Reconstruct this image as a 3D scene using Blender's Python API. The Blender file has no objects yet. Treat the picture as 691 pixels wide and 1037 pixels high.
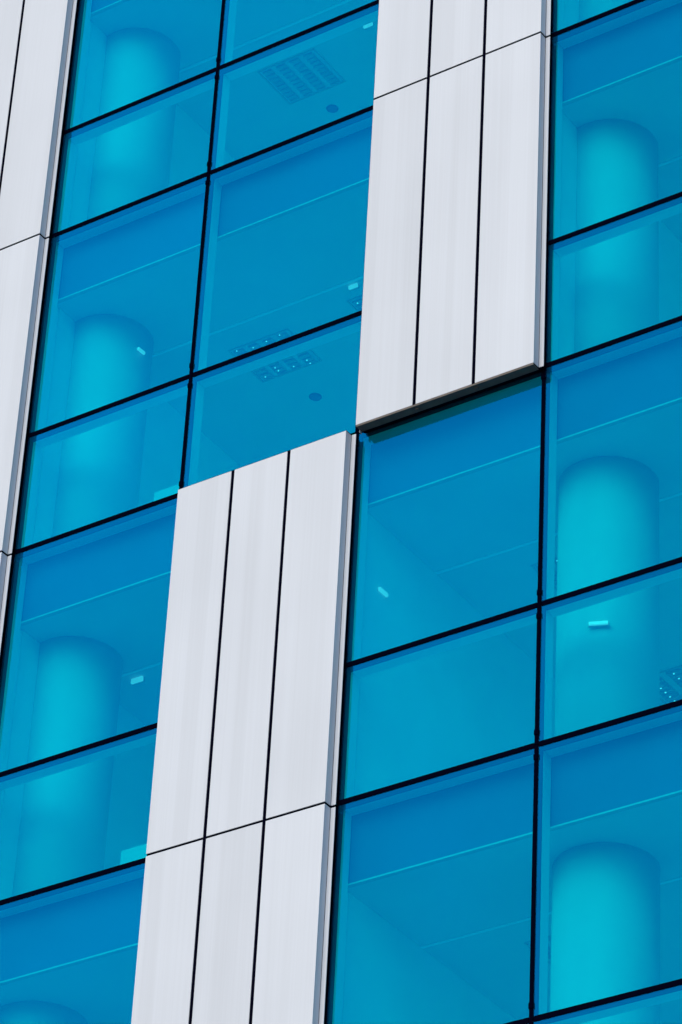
import bpy, bmesh, math, random
from mathutils import Matrix, Vector
random.seed(7)
R = math.radians
scene = bpy.context.scene
C = scene.collection

# ---------------------------------------------------------------- camera
K = 2.0                     # one facade module (three cladding strips) is 2 m wide
Z0 = 21.27                  # height of the reference transom above the ground
cam_d = bpy.data.cameras.new('camera')
cam = bpy.data.objects.new('camera', cam_d); C.objects.link(cam)
ROT = Matrix(((0.83039518, 0.28255882, 0.48021282),
              (0.55518649, -0.49236194, -0.67033401),
              (0.04702973, 0.8232498, -0.56572782)))
M4 = ROT.to_4x4()
M4.translation = Vector((9.925456839971716 * K, -11.155538403017024 * K, -9.83588019892598 * K + Z0))
cam.matrix_world = M4
cam_d.sensor_fit = 'VERTICAL'; cam_d.sensor_height = 24.0
cam_d.lens = 3722.24 * 24.0 / 1037.0
cam_d.clip_start = 0.5; cam_d.clip_end = 3000
scene.camera = cam

# ---------------------------------------------------------------- sky, sun, exposure
SUN_EL, SUN_AZ = R(29), R(181)       # azimuth clockwise from +Y (the building faces -Y): front, a little left
w = bpy.data.worlds.new('World'); scene.world = w; w.use_nodes = True
nt = w.node_tree; bg = nt.nodes['Background']
sky = nt.nodes.new('ShaderNodeTexSky'); sky.sky_type = 'NISHITA'; sky.sun_disc = False
sky.sun_elevation = SUN_EL; sky.sun_rotation = SUN_AZ
sky.air_density = 1.0; sky.dust_density = 1.8; sky.ozone_density = 1.0
# added bright cloud, unseen, placed front left to be mirrored by the glass
def _n(t): return nt.nodes.new(t)
CL_AZ, CL_EL = R(236), R(36)
tcw = _n('ShaderNodeTexCoord')
dt = _n('ShaderNodeVectorMath'); dt.operation = 'DOT_PRODUCT'
dt.inputs[1].default_value = (math.sin(CL_AZ) * math.cos(CL_EL), math.cos(CL_AZ) * math.cos(CL_EL), math.sin(CL_EL))
nt.links.new(tcw.outputs['Generated'], dt.inputs[0])
cm = _n('ShaderNodeMapRange'); cm.interpolation_type = 'SMOOTHSTEP'
cm.inputs['From Min'].default_value = 0.84; cm.inputs['From Max'].default_value = 0.995
nt.links.new(dt.outputs['Value'], cm.inputs[0])
cn = _n('ShaderNodeTexNoise'); cn.inputs['Scale'].default_value = 5.0; cn.inputs['Detail'].default_value = 3
nt.links.new(tcw.outputs['Generated'], cn.inputs['Vector'])
cr = _n('ShaderNodeMapRange'); cr.inputs['From Min'].default_value = 0.3; cr.inputs['From Max'].default_value = 0.7
cr.inputs['To Min'].default_value = 0.72; cr.inputs['To Max'].default_value = 1.0
nt.links.new(cn.outputs[0], cr.inputs[0])
cf = _n('ShaderNodeMath'); cf.operation = 'MULTIPLY'
nt.links.new(cm.outputs[0], cf.inputs[0]); nt.links.new(cr.outputs[0], cf.inputs[1])
cx = _n('ShaderNodeMix'); cx.data_type = 'RGBA'
cx.inputs[7].default_value = (12.0, 12.6, 13.6, 1)
nt.links.new(cf.outputs[0], cx.inputs[0]); nt.links.new(sky.outputs[0], cx.inputs[6])
nt.links.new(cx.outputs[2], bg.inputs[0]); bg.inputs[1].default_value = 0.15
sd = bpy.data.lights.new('sun', 'SUN'); sun = bpy.data.objects.new('sun', sd); C.objects.link(sun)
sd.energy = 1.5; sd.angle = R(42); sd.color = (1.0, 0.97, 0.93)
to_sun = Vector((math.sin(SUN_AZ) * math.cos(SUN_EL), math.cos(SUN_AZ) * math.cos(SUN_EL), math.sin(SUN_EL)))
sun.rotation_euler = to_sun.to_track_quat('Z', 'Y').to_euler()
sun.location = (-20, -40, 60)
scene.view_settings.view_transform = 'Standard'; scene.view_settings.look = 'None'
scene.view_settings.gamma = 1.0; scene.view_settings.use_curve_mapping = False
scene.view_settings.exposure = -0.1
scene.cycles.transparent_max_bounces = 24
scene.cycles.max_bounces = 10; scene.cycles.diffuse_bounces = 6
scene.cycles.use_denoising = True
scene.cycles.sample_clamp_indirect = 6.0

# ---------------------------------------------------------------- materials
def mat(name):
    m = bpy.data.materials.new(name); m.use_nodes = True
    return m, m.node_tree, m.node_tree.nodes['Principled BSDF']
def plain(name, col, rough=0.6, metal=0.0, var=0.0, scale=3.0, stretch=(1, 1, 1), bump=0.0):
    m, t, p = mat(name)
    p.inputs['Base Color'].default_value = (*col, 1); p.inputs['Roughness'].default_value = rough
    p.inputs['Metallic'].default_value = metal
    if var or bump:
        tc = t.nodes.new('ShaderNodeTexCoord'); mp = t.nodes.new('ShaderNodeMapping')
        mp.inputs['Scale'].default_value = stretch
        nz = t.nodes.new('ShaderNodeTexNoise'); nz.inputs['Scale'].default_value = scale
        nz.inputs['Detail'].default_value = 4
        t.links.new(tc.outputs['Object'], mp.inputs[0]); t.links.new(mp.outputs[0], nz.inputs['Vector'])
        if var:
            rp = t.nodes.new('ShaderNodeMapRange')
            rp.inputs['From Min'].default_value = 0.3; rp.inputs['From Max'].default_value = 0.7
            rp.inputs['To Min'].default_value = 1 - var; rp.inputs['To Max'].default_value = 1 + var
            mx = t.nodes.new('ShaderNodeVectorMath'); mx.operation = 'SCALE'
            mx.inputs[0].default_value = col
            t.links.new(nz.outputs[0], rp.inputs[0]); t.links.new(rp.outputs[0], mx.inputs['Scale'])
            t.links.new(mx.outputs[0], p.inputs['Base Color'])
        if bump:
            bm = t.nodes.new('ShaderNodeBump'); bm.inputs['Strength'].default_value = bump
            bm.inputs['Distance'].default_value = 0.01
            t.links.new(nz.outputs[0], bm.inputs['Height']); t.links.new(bm.outputs[0], p.inputs['Normal'])
    return m

def cladding_material():
    # silvery coated aluminium: fine vertical brushing, a few broader vertical tone bands, each sheet its own tone
    m, t, p = mat('silver_cladding')
    L = t.links.new; N = t.nodes.new
    p.inputs['Roughness'].default_value = 0.42; p.inputs['Metallic'].default_value = 0.0
    tc = N('ShaderNodeTexCoord'); oi = N('ShaderNodeObjectInfo')
    off = N('ShaderNodeVectorMath'); off.operation = 'MULTIPLY_ADD'
    L(oi.outputs['Random'], off.inputs[0]); off.inputs[1].default_value = (31, 17, 11); L(tc.outputs['Object'], off.inputs[2])
    def noise(sc, scale, det):
        mp = N('ShaderNodeMapping'); mp.inputs['Scale'].default_value = sc
        nz = N('ShaderNodeTexNoise'); nz.inputs['Scale'].default_value = scale; nz.inputs['Detail'].default_value = det
        L(off.outputs[0], mp.inputs[0]); L(mp.outputs[0], nz.inputs['Vector']); return nz
    fine = noise((60, 60, 0.35), 1.0, 3)
    band = noise((5.0, 5.0, 0.05), 1.0, 0)
    blot = noise((0.8, 0.8, 0.6), 1.0, 2)
    def rng(n, a, lo=0.3, hi=0.7):
        r = N('ShaderNodeMapRange'); r.inputs['From Min'].default_value = lo; r.inputs['From Max'].default_value = hi
        r.inputs['To Min'].default_value = 1 - a; r.inputs['To Max'].default_value = 1 + a
        L(n.outputs[0], r.inputs[0]); return r
    a, b, c = rng(fine, 0.02), rng(band, 0.022, 0.44, 0.56), rng(blot, 0.03)
    m1 = N('ShaderNodeMath'); m1.operation = 'MULTIPLY'; L(a.outputs[0], m1.inputs[0]); L(b.outputs[0], m1.inputs[1])
    m2 = N('ShaderNodeMath'); m2.operation = 'MULTIPLY'; L(m1.outputs[0], m2.inputs[0]); L(c.outputs[0], m2.inputs[1])
    ro = N('ShaderNodeMapRange'); ro.inputs['To Min'].default_value = 0.975; ro.inputs['To Max'].default_value = 1.02
    L(oi.outputs['Random'], ro.inputs[0])
    m3 = N('ShaderNodeMath'); m3.operation = 'MULTIPLY'; L(m2.outputs[0], m3.inputs[0]); L(ro.outputs[0], m3.inputs[1])
    sc = N('ShaderNodeVectorMath'); sc.operation = 'SCALE'; sc.inputs[0].default_value = (0.53, 0.59, 0.68)
    L(m3.outputs[0], sc.inputs['Scale']); L(sc.outputs[0], p.inputs['Base Color'])
    rr = N('ShaderNodeMapRange'); rr.inputs['To Min'].default_value = 0.46; rr.inputs['To Max'].default_value = 0.60
    L(fine.outputs[0], rr.inputs[0]); L(rr.outputs[0], p.inputs['Roughness'])
    bp = N('ShaderNodeBump'); bp.inputs['Strength'].default_value = 0.03; bp.inputs['Distance'].default_value = 0.002
    L(fine.outputs[0], bp.inputs['Height']); L(bp.outputs[0], p.inputs['Normal'])
    return m

GLASS_T = (0.10, 0.99, 0.91)
COAT = (0.0, 0.37, 1.0)
def glass_material():
    m = bpy.data.materials.new('blue_coated_glass'); m.use_nodes = True
    t = m.node_tree; t.nodes.clear(); N = t.nodes.new; L = t.links.new
    out = N('ShaderNodeOutputMaterial'); mix = N('ShaderNodeMixShader')
    tr = N('ShaderNodeBsdfTransparent'); tr.inputs[0].default_value = (*GLASS_T, 1)
    gl = N('ShaderNodeBsdfGlossy'); gl.inputs['Color'].default_value = (*COAT, 1); gl.inputs['Roughness'].default_value = 0.03
    lw = N('ShaderNodeLayerWeight'); pw = N('ShaderNodeMath'); pw.operation = 'POWER'; pw.inputs[1].default_value = 4.0
    mr = N('ShaderNodeMapRange'); mr.inputs['To Min'].default_value = 0.20; mr.inputs['To Max'].default_value = 0.75
    L(lw.outputs['Facing'], pw.inputs[0]); L(pw.outputs[0], mr.inputs[0]); L(mr.outputs[0], mix.inputs[0])
    tc = N('ShaderNodeTexCoord'); nz = N('ShaderNodeTexNoise'); nz.inputs['Scale'].default_value = 0.7; nz.inputs['Detail'].default_value = 1
    bp = N('ShaderNodeBump'); bp.inputs['Strength'].default_value = 0.25; bp.inputs['Distance'].default_value = 0.03
    oi = N('ShaderNodeObjectInfo'); of = N('ShaderNodeVectorMath'); of.operation = 'MULTIPLY_ADD'; of.inputs[1].default_value = (37, 19, 53)
    L(oi.outputs['Random'], of.inputs[0]); L(tc.outputs['Object'], of.inputs[2])
    L(of.outputs[0], nz.inputs['Vector']); L(nz.outputs[0], bp.inputs['Height']); L(bp.outputs[0], gl.inputs['Normal'])
    cv = N('ShaderNodeMapRange'); cv.inputs['To Min'].default_value = 0.90; cv.inputs['To Max'].default_value = 1.0
    cs = N('ShaderNodeVectorMath'); cs.operation = 'SCALE'; cs.inputs[0].default_value = COAT
    L(oi.outputs['Random'], cv.inputs[0]); L(cv.outputs[0], cs.inputs['Scale']); L(cs.outputs[0], gl.inputs['Color'])
    # blue diffuse veil: haze mixed into the glass colour to lift dark reflections
    df = N('ShaderNodeBsdfDiffuse'); df.inputs['Color'].default_value = (0.0, 0.34, 0.9, 1)
    m2 = N('ShaderNodeMixShader'); dn = N('ShaderNodeTexNoise'); dn.inputs['Scale'].default_value = 0.6; dn.inputs['Detail'].default_value = 5
    dr = N('ShaderNodeMapRange'); dr.inputs['From Min'].default_value = 0.3; dr.inputs['From Max'].default_value = 0.7
    dr.inputs['To Min'].default_value = 0.06; dr.inputs['To Max'].default_value = 0.12
    L(of.outputs[0], dn.inputs['Vector']); L(dn.outputs[0], dr.inputs[0]); L(dr.outputs[0], m2.inputs[0])
    L(tr.outputs[0], mix.inputs[1]); L(gl.outputs[0], mix.inputs[2])
    L(mix.outputs[0], m2.inputs[1]); L(df.outputs[0], m2.inputs[2]); L(m2.outputs[0], out.inputs[0])
    return m
def glass_back_material():
    m = bpy.data.materials.new('glass_inner_face'); m.use_nodes = True
    t = m.node_tree; t.nodes.clear(); N = t.nodes.new
    out = N('ShaderNodeOutputMaterial'); tr = N('ShaderNodeBsdfTransparent')
    tr.inputs[0].default_value = (0.6, 0.99, 0.99, 1); t.links.new(tr.outputs[0], out.inputs[0])
    return m
def glow_material(name, col, s):
    m, t, p = mat(name)
    p.inputs['Base Color'].default_value = (0.8, 0.8, 0.8, 1)
    p.inputs['Emission Color'].default_value = (*col, 1); p.inputs['Emission Strength'].default_value = s
    return m

CLAD = cladding_material()
GLASS = glass_material(); GBACK = glass_back_material()
BLACK = plain('black_gasket', (0.0012, 0.0015, 0.008), 0.7)
BLACK.node_tree.nodes['Principled BSDF'].inputs['Specular IOR Level'].default_value = 0.0
ALU = plain('mullion_aluminium', (0.85, 0.86, 0.86), 0.5, 0.0)
DARKALU = plain('dark_spacer', (0.008, 0.01, 0.02), 0.6)
SOFFIT = plain('dark_soffit_metal', (0.10, 0.085, 0.075), 0.6, 0.0, 0.25, 6)
WHITE = plain('white_plaster', (0.94, 0.94, 0.93), 0.8, 0, 0.03, 2)
CEIL = plain('ceiling_board', (0.70, 0.70, 0.70), 0.85, 0, 0.03, 1.2)
TRIM = plain('white_trim', (0.5, 0.5, 0.5), 0.5)
STRIPM = plain('bright_strip', (0.95, 0.95, 0.95), 0.5)
BULK = plain('grey_bulkhead', (0.07, 0.10, 0.19), 0.7, 0, 0.05, 2)
COLM = plain('column_paint', (0.60, 0.60, 0.60), 0.6, 0, 0.02, 2)
FLOOR = plain('pale_floor', (0.86, 0.85, 0.84), 0.5, 0, 0.1, 1)
GRILLE = plain('grey_louvre', (0.5, 0.5, 0.51), 0.3, 0.3)
CONC = plain('concrete', (0.34, 0.33, 0.32), 0.85, 0, 0.12, 2, bump=0.3)
REFL = glow_material('reflection_glow', (1, 1, 1), 0.45)  # glow of the strips that stand in for reflections
SPOT = glow_material('glint_glow', (1, 1, 1), 1.0)  # glow of the dots that stand in for louvre glints

# ---------------------------------------------------------------- mesh helpers (u, y, z in modules)
def W3(u, y, z): return Vector((u * K, y * K, z * K + Z0))
def bx(bm, a, b, mi=0):
    (x0, y0, z0), (x1, y1, z1) = a, b
    v = [bm.verts.new(p) for p in ((x0, y0, z0), (x1, y0, z0), (x1, y1, z0), (x0, y1, z0), (x0, y0, z1), (x1, y0, z1), (x1, y1, z1), (x0, y1, z1))]
    fs = []
    for q in ((0, 3, 2, 1), (4, 5, 6, 7), (0, 1, 5, 4), (1, 2, 6, 5), (2, 3, 7, 6), (3, 0, 4, 7)):
        f = bm.faces.new([v[i] for i in q]); f.material_index = mi; fs.append(f)
    return fs
def mesh_obj(name, bm, mats, parent=None, loc=(0, 0, 0), bevel=0.0):
    if bevel:
        bmesh.ops.bevel(bm, geom=list(bm.edges), offset=bevel, segments=2, profile=0.7, affect='EDGES')
    me = bpy.data.meshes.new(name); bm.to_mesh(me); bm.free()
    for m in (mats if isinstance(mats, (list, tuple)) else [mats]): me.materials.append(m)
    o = bpy.data.objects.new(name, me); C.objects.link(o); o.location = loc
    if parent: o.parent = parent
    return o
def box_obj(name, a, b, mats, parent=None, bevel=0.0):
    """box between two module-space corners, origin at its lower centre"""
    A, B = W3(*a), W3(*b)
    c = Vector(((A.x + B.x) / 2, (A.y + B.y) / 2, A.z))
    bm = bmesh.new(); bx(bm, A - c, B - c)
    return mesh_obj(name, bm, mats, parent, c - (Vector(parent.location) if parent else Vector()), bevel)
def copy_part(src, name, du=0, dz=0, parent=None):
    o = src.copy(); C.objects.link(o); o.name = name
    o.location = Vector(src.location) + Vector((du * K, 0, dz * K))
    if parent: o.parent = parent
    for ch in src.children:
        c = ch.copy(); C.objects.link(c); c.parent = o
    return o
def tag(o, label, cat, group=None, kind=None):
    if label: o['label'] = label
    if cat: o['category'] = cat
    if group: o['group'] = group
    if kind: o['kind'] = kind
    return o

# ---------------------------------------------------------------- ground
bm = bmesh.new(); s = 1500
f = bm.faces.new([bm.verts.new(p) for p in ((-s, -s, 0), (s, -s, 0), (s, s, 0), (-s, s, 0))])
ground = mesh_obj('ground', bm, plain('street_asphalt', (0.10, 0.10, 0.10), 0.9, 0, 0.2, 0.5)); ground['kind'] = 'structure'
bm = bmesh.new(); bx(bm, (-60, -9, 0.004), (60, 40, 0.13))
pav = mesh_obj('pavement', bm, plain('paving_stone', (0.32, 0.31, 0.30), 0.85, 0, 0.12, 1.0)); pav['kind'] = 'structure'

# ---------------------------------------------------------------- the building
S = 0.696400583266974; T = 1.2655582421110478; H = S + T     # short pane, tall pane, storey
U0, U1 = -3, 6                                               # bays built
TOPS = [2 * H, H, 0.0, -H]                                   # storey tops the photograph shows
ALL = [3 * H] + TOPS + [-2 * H]
ZC = 0.345                                                   # ceiling below the storey's top
DEP = 4.0                                                    # depth of the rooms
PD = 0.0779                                                  # how far the cladding stands out
bld = bpy.data.objects.new('office_building', None); C.objects.link(bld)
bld.location = (1.5 * K, 0, 0.13)
tag(bld, 'modern office building with blue glass facade and staggered silvery metal cladding', 'building')
def clad_bays(top):
    b = [-1]
    b += [2] if top > 0.1 else [1]
    b += [5] if top > 0.1 else [4]
    return b
def is_clad(u, top):
    return u in clad_bays_cache[round(top, 2)]
clad_bays_cache = {}
for t in ALL:
    b = [-1] + ([2] if t > 0.1 else [1]) + ([5] if t > 0.1 else [])
    clad_bays_cache[round(t, 2)] = b

def part(name, a, b, m, bevel=0.0, parent=None):
    return box_obj(name, a, b, m, parent or bld, bevel)

# --- continuous structure: slabs, ceilings, bulkheads
zlo, zhi = ALL[-1] - H, ALL[0]
CAPW, CAPD = 0.0118, 0.004
for t in ALL + [ALL[-1] - H]:
    part('floor_slab', (U0, 0.153, t - 0.14), (U1, DEP, t + 0.012), FLOOR)
for t in ALL:
    # ceiling in front of the groove, the groove trim, the ceiling behind it, and the bulkhead by the window
    zc = t - ZC
    part('bulkhead', (U0, 0.108, zc + 0.004), (U1, 0.151, t + 0.012), BULK)
    part('bulkhead_trim', (U0, 0.100, zc - 0.006), (U1, 0.122, zc + 0.002), TRIM)
    part('ceiling', (U0, 0.124, zc), (U1, 0.722, zc + 0.02), CEIL)
    part('ceiling_trim', (U0, 0.7225, zc - 0.0025), (U1, 0.7395, zc + 0.01), STRIPM)
    part('ceiling', (U0, 0.740, zc), (U1, DEP, zc + 0.02), CEIL)
part('back_wall', (U0, DEP + 0.002, zlo), (U1, DEP + 0.1, zhi), WHITE)
part('end_wall', (U0 - 0.1, 0.0, zlo), (U0 - 0.002, DEP + 0.1, zhi), CLAD)
part('end_wall', (U1 + 0.002, 0.0, zlo), (U1 + 0.1, DEP + 0.1, zhi), CLAD)
part('roof', (U0 - 0.1, -0.05, zhi + 0.014), (U1 + 0.1, DEP + 0.1, zhi + 0.12), CONC)
# --- plain storeys down to the ground, out of the photograph
def lower_storeys():
    bm = bmesh.new()
    base = Vector(bld.location)
    zb = (0.13 - Z0) / K
    bx(bm, W3(U0 - 0.1, 0.0, zb) - base, W3(U1 + 0.1, DEP + 0.1, zlo - 0.145) - base)
    z = zlo - 0.145
    while z > zb + 0.4:
        bx(bm, W3(U0 - 0.1, -0.012, z - 0.03) - base, W3(U1 + 0.1, -0.001, z) - base, 1)
        z -= H
    for u in range(U0, U1 + 1):
        bx(bm, W3(u - 0.012, -0.02, zb) - base, W3(u + 0.012, -0.013, zlo - 0.15) - base, 1)
    return mesh_obj('lower_storeys', bm, [plain('dark_blue_facade', (0.02, 0.09, 0.16), 0.2), BLACK], bld)
lower_storeys()

# --- partition walls and columns
for t in ALL:
    bot = t - H + 0.014
    for u in clad_bays_cache[round(t, 2)]:
        part('partition_wall', (u + 0.03, 0.16, bot), (u + 0.975, DEP - 0.002, t - ZC - 0.001), WHITE)
        part('backing_wall', (u + 0.02, 0.03, bot - 0.02), (u + 0.975, 0.158, t - ZC - 0.008), WHITE)
def column(uc, t):
    bm = bmesh.new(); r = 0.225 * K; h = (H - ZC - 0.016) * K; n = 64
    rings = []
    for z, rr in ((0, r), (h, r)):
        rings.append([bm.verts.new((rr * math.cos(2 * math.pi * i / n), rr * math.sin(2 * math.pi * i / n), z)) for i in range(n)])
    for a, b in zip(rings, rings[1:]):
        for i in range(n):
            f = bm.faces.new((a[i], a[(i + 1) % n], b[(i + 1) % n], b[i])); f.smooth = True
    bm.faces.new(rings[0][::-1]); bm.faces.new(rings[-1])
    return mesh_obj('column', bm, COLM, bld, W3(uc, 0.512, t - H + 0.014) - Vector(bld.location))
c0 = column(0.035, 0.0)
for t in ALL:
    for uc in (0.035, 3.035):
        if t == 0.0 and uc == 0.035: continue
        copy_part(c0, 'column', uc - 0.035, t)

# --- glass panes, transoms, mullions, clips
def pane(u, zb, zt):
    g = 0.006
    A, B = W3(u + g, 0.0, zb + g), W3(u + 1 - g, 0.012, zt - g)
    c = Vector(((A.x + B.x) / 2, 0, A.z)); bm = bmesh.new(); fs = bx(bm, A - c, B - c)
    fs[4].material_index = 1            # inner face
    for k in (0, 1, 3, 5): fs[k].material_index = 2
    return mesh_obj('window_pane', bm, [GLASS, GBACK, BLACK], bld, c - Vector(bld.location))
tall = pane(0, -T, 0); short = pane(0, -H, -T)
def transom(u, z):
    """black outer joint, dark spacer just behind the glass, pale aluminium profile going inwards"""
    o = part('transom', (u + 0.012, -CAPD, z - CAPW), (u + 0.988, 0.013, z + CAPW), BLACK)
    for nm, y0, y1, m in (('transom_spacer', 0.0135, 0.040, DARKALU), ('transom_profile', 0.0405, 0.099, ALU)):
        c = box_obj(nm, (u + 0.012, y0, z - 0.0130), (u + 0.988, y1, z + 0.0130), m)
        c.parent = o; c.location = Vector(c.location) - Vector(bld.location) - Vector(o.location)
    return o
tr0 = transom(0, 0.0)
first = {'tall': True, 'short': True, 'tr': True}
for t in ALL:
    for u in range(U0, U1):
        if is_clad(u, t): continue
        if not (u == 0 and t == 0.0):
            copy_part(tall, 'window_pane', u, t); copy_part(short, 'window_pane', u, t)
            copy_part(tr0, 'transom', u, t)
        copy_part(tr0, 'transom', u, t - T)
def mullion(u, t, clips=True):
    zb, zt = t - H, t
    o = part('mullion', (u - 0.0086, -0.0055, zb + 0.0015), (u + 0.0086, 0.0125, zt - 0.0015), BLACK)
    for nm, y0, y1, m, hw in (('mullion_spacer', 0.0135, 0.040, DARKALU, 0.0085), ('mullion_profile', 0.0405, 0.1005, ALU, 0.0095)):
        c = box_obj(nm, (u - hw, y0, zb + 0.001), (u + hw, y1, zt - 0.001), m)
        c.parent = o; c.location = Vector(c.location) - Vector(bld.location) - Vector(o.location)
    for z in () if not clips else (zt - 0.06, zt - T + 0.06, zt - T - 0.06, zb + 0.06):
        c = box_obj('mullion_clip', (u - 0.0108, -0.009, z - 0.013), (u + 0.0108, -0.0005, z + 0.013), BLACK, None, 0.003)
        c.parent = o; c.location = Vector(c.location) - Vector(bld.location) - Vector(o.location)
    return o
mu0 = mullion(0, 0.0)
for t in ALL:
    for u in range(U0, U1 + 1):
        if u == 0 and t == 0.0: continue
        if is_clad(u, t): mullion(u, t, False)
        else: copy_part(mu0, 'mullion', u, t)

# --- cladding: three tall sheets per bay and storey, right return with flange, black joints
JOFF = -0.030
GAPW = 0.0090
def sheet(u0, u1, zb, zt, ret):
    """folded metal sheet; the last one of a bay turns back towards the glass"""
    A, B = W3(u0, -PD, zb), W3(u1, -PD + 0.004, zt)
    c = Vector(((A.x + B.x) / 2, A.y, A.z)); bm = bmesh.new()
    if not ret:
        bx(bm, A - c, B - c)
    else:
        prof = [(u0, -PD), (u1, -PD), (u1, -0.034), (u1 - 0.0014, -0.034), (u1 - 0.0014, -PD + 0.004), (u0, -PD + 0.004)]
        lo = [bm.verts.new(W3(x, y, zb) - c) for x, y in prof]; hi = [bm.verts.new(W3(x, y, zt) - c) for x, y in prof]
        bm.faces.new(lo[::-1]); bm.faces.new(hi)
        for i in range(6):
            j = (i + 1) % 6; bm.faces.new((lo[i], lo[j], hi[j], hi[i]))
    return mesh_obj('cladding_panel', bm, CLAD, bld, c - Vector(bld.location), 0.001 if ret else 0.002)
def cladding(u, t, lowest=False, topmost=False):
    zt = t + JOFF - 0.0060; zb = t - H + JOFF + 0.0060
    if topmost: zt += 0.001
    w = 0.316; base = u + 0.044
    for k in range(3):
        u0 = base + k * w + (0 if k == 0 else GAPW); u1 = base + (k + 1) * w - (GAPW if k < 2 else 0)
        if k == 0: u0 += 0.0
        sheet(u0, u1, zb, zt, k == 2)
    # flange behind the right return, then the black joint next to the glass
    part('cladding_flange', (u + 0.9935, -0.0335, zb), (u + 1.017, -0.0305, zt), CLAD, 0.0015)
    part('cladding_joint', (u + 0.970, -0.0300, zb - 0.0060), (u + 0.992, -0.006, zt + 0.0060), BLACK)
    # black backing seen in the gaps
    part('cladding_backing', (u + 0.047, -PD + 0.005, zb - 0.0060), (u + 0.9905, -0.0305, zt + 0.0060), BLACK)
    part('cladding_frame', (u + 0.047, -0.0300, zb - 0.0060), (u + 0.968, -0.007, zt + 0.0060), BLACK)
for t in ALL:
    for u in clad_bays_cache[round(t, 2)]:
        cladding(u, t)
        low = round(t - H, 2) not in clad_bays_cache or u not in clad_bays_cache[round(t - H, 2)]
        if low and t > -H:
            z = t - H + JOFF
            # dark soffit closing the bottom of the cladding, with small bracket ends at the sheet joints
            part('soffit', (u + 0.046, -PD + 0.0015, z - 0.0035), (u + 0.990, -0.030, z + 0.0055), SOFFIT)
            part('cladding_end', (u + 0.0440, -PD + 0.032, z - 0.016), (u + 0.0455, -0.03, z + 0.04), CLAD)
            for k in (1, 2):
                part('soffit_bracket', (u + 0.044 + k * 0.316 - 0.004, -PD + 0.018, z - 0.009), (u + 0.044 + k * 0.316 + 0.012, -PD + 0.032, z - 0.004), SOFFIT)

# ---------------------------------------------------------------- things inside the rooms
def louvre_light(u0, y0, zc, nu=4, wu=0.36, dy=0.30, label='', glint_dots=()):
    """recessed ceiling light: frame, four troughs with cross blades"""
    root = bpy.data.objects.new('ceiling_light', None); C.objects.link(root)
    root.location = W3(u0 + wu / 2, y0 + dy / 2, zc - 0.001)
    base = Vector((u0 + wu / 2, y0 + dy / 2, zc - 0.001))
    def P(a, b): return (Vector(a) - Vector((wu / 2, dy / 2, 0))) * K, (Vector(b) - Vector((wu / 2, dy / 2, 0))) * K
    bm = bmesh.new(); e = 0.008
    for a, b in (((-e, -e, -0.005), (wu + e, -0.0005, 0)), ((-e, dy + 0.0005, -0.005), (wu + e, dy + e, 0)),
                 ((-e, 0, -0.005), (-0.0005, dy, 0)), ((wu + 0.0005, 0, -0.005), (wu + e, dy, 0))):
        bx(bm, *P(a, b))
    mesh_obj('frame', bm, TRIM, root)
    cw = wu / nu
    for k in range(nu):
        bm = bmesh.new()
        bx(bm, *P((k * cw + cw * 0.12, 0.01, -0.004), (k * cw + cw * 0.80, dy - 0.01, -0.0015)))
        n = 9
        for j in range(n):
            yy = 0.014 + (dy - 0.034) * j / (n - 1)
            bx(bm, *P((k * cw + cw * 0.16, yy, -0.012), (k * cw + cw * 0.76, yy + 0.006, -0.0045)))
        mesh_obj('louvre', bm, GRILLE, root)
    bm = bmesh.new(); has = False
    for (k, yy) in glint_dots:
        bx(bm, *P((k * cw + cw * 0.42, yy, -0.016), (k * cw + cw * 0.48, yy + 0.005, -0.0125))); has = True
    if has: mesh_obj('glint', bm, SPOT, root)  # added glowing dots, painted-in glints on the unlit louvres
    else: bm.free()
    tag(root, label, 'ceiling light', 'recessed louvred ceiling lights')
    return root
ZT = {k: v - ZC for k, v in (('top', 2 * H), ('up', H), ('mid', 0.0), ('low', -H))}
louvre_light(0.525, 0.96, ZT['top'], label='grey four-row louvred ceiling light seen through the short pane near the top')
louvre_light(0.525, 0.90, ZT['up'], label='louvred ceiling light with bright glints crossing the transom above the lower cladding',
             glint_dots=[(0, 0.0), (1, 0.02), (2, 0.01), (3, 0.0), (0, 0.26), (1, 0.25), (2, 0.26), (3, 0.25), (1, 0.22), (3, 0.28)])
louvre_light(1.29, 0.86, ZT['up'], label='louvred ceiling light half hidden by the left edge of the upper cladding', glint_dots=[(0, 0.02), (1, 0.02)])
louvre_light(2.40, 0.90, ZT['mid'], label='louvred ceiling light just left of the right mullion in the room below the upper cladding', glint_dots=[(0, 0.0), (1, 0.0)])
louvre_light(2.40, 0.915, ZT['low'], label='louvred ceiling light beside the right mullion in the lowest room', glint_dots=[(0, 0.0), (1, 0.0)])
louvre_light(2.34, 2.00, ZT['mid'], nu=2, wu=0.24, label='two-row ceiling light with glowing dots for glints deep behind the right short pane',
             glint_dots=[(0, 0.06 + 0.045 * j) for j in range(5)] + [(1, 0.02 + 0.05 * j) for j in range(5)])

def dome(u, y, zc, r, label):
    bm = bmesh.new()
    bmesh.ops.create_uvsphere(bm, u_segments=20, v_segments=10, radius=r * K)
    for v in bm.verts:
        v.co.z = -abs(v.co.z) * 0.35 if v.co.z < 0 else 0.0
    for f in bm.faces: f.smooth = True
    o = mesh_obj('smoke_detector', bm, BULK, None, W3(u, y, zc - 0.0005))
    tag(o, label, 'smoke detector', 'dark round detectors on the ceilings')
dome(0.70, 1.42, ZT['top'], 0.035, 'small dark ceiling detector below the louvred light in the top short pane')
dome(0.683, 1.455, ZT['up'], 0.035, 'small dark ceiling detector in the short pane above the lower cladding')

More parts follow.
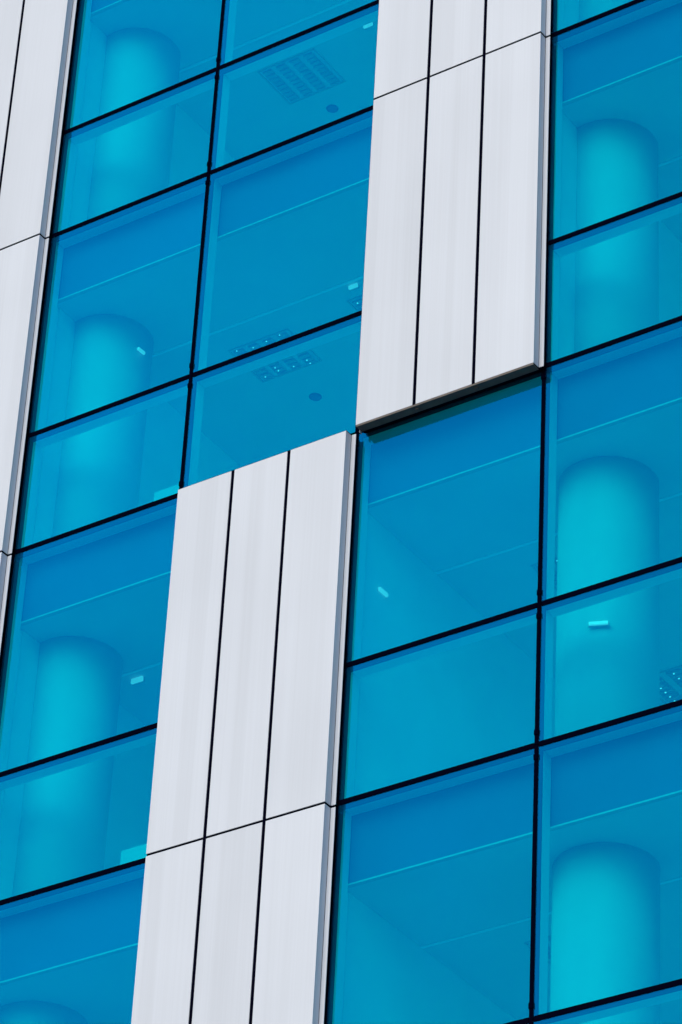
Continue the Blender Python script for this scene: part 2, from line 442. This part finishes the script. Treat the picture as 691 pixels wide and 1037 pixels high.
def reflection_strip(p, du, dy, dz, label, rot=0.0):  # added glowing strip that stands in for a bright reflection
    root = bpy.data.objects.new('reflection_strip', None); C.objects.link(root)
    root.location = W3(*p); root.rotation_euler = (0, 0, rot)
    bm = bmesh.new(); bx(bm, (-du * K, -dy * K, -dz * K), (du * K, dy * K, dz * K)); mesh_obj('glow_face', bm, REFL, root, bevel=0.004)
    bm = bmesh.new(); bx(bm, (-du * K * 1.08, dy * K + 0.001, -dz * K * 1.2), (du * K * 1.08, dy * K + 0.02, dz * K * 1.2)); mesh_obj('glow_back', bm, TRIM, root)
    tag(root, label, 'glint', 'small glowing strips for reflections')
reflection_strip((0.267, 0.492, 1.447), 0.026, 0.006, 0.008, 'small glowing reflection strip as a lamp on the column in the tall pane left of the louvred light', R(87))
reflection_strip((0.200, 0.785, ZT['mid'] - 0.014), 0.034, 0.006, 0.012, 'small glowing reflection strip as a lamp in the left pane beside the lower cladding')
reflection_strip((1.385, 0.760, ZT['up'] - 0.012), 0.026, 0.006, 0.009, 'small glowing reflection strip as a lamp beside the left edge of the upper cladding')
reflection_strip((1.255, 0.94, ZT['top'] - 0.012), 0.028, 0.006, 0.009, 'small glowing reflection strip as a lamp near the top beside the upper cladding edge')
reflection_strip((1.982, 0.297, -0.701), 0.034, 0.006, 0.009, 'small glowing reflection strip as a lamp on the side wall below the upper cladding', R(90))
reflection_strip((3.125, 0.280, -1.243), 0.042, 0.005, 0.008, 'pale glowing reflection strip as a lamp on the column behind the right short pane', R(22))

def window_box(zf, label):
    a, b = W3(0.752, 0.1065, zf + 0.0125), W3(0.99, 0.30, zf + 0.162)
    c = Vector(((a.x + b.x) / 2, (a.y + b.y) / 2, a.z)); bm = bmesh.new(); bx(bm, a - c, b - c)
    o = mesh_obj('floor_cabinet', bm, TRIM, None, c, 0.006)
    tag(o, label, 'cabinet', 'low white cabinets at the window')
window_box(-H, 'low white cabinet standing at the glass left of the lower cladding joint')
window_box(0.0, 'low white cabinet standing at the glass left of the lower cladding top')
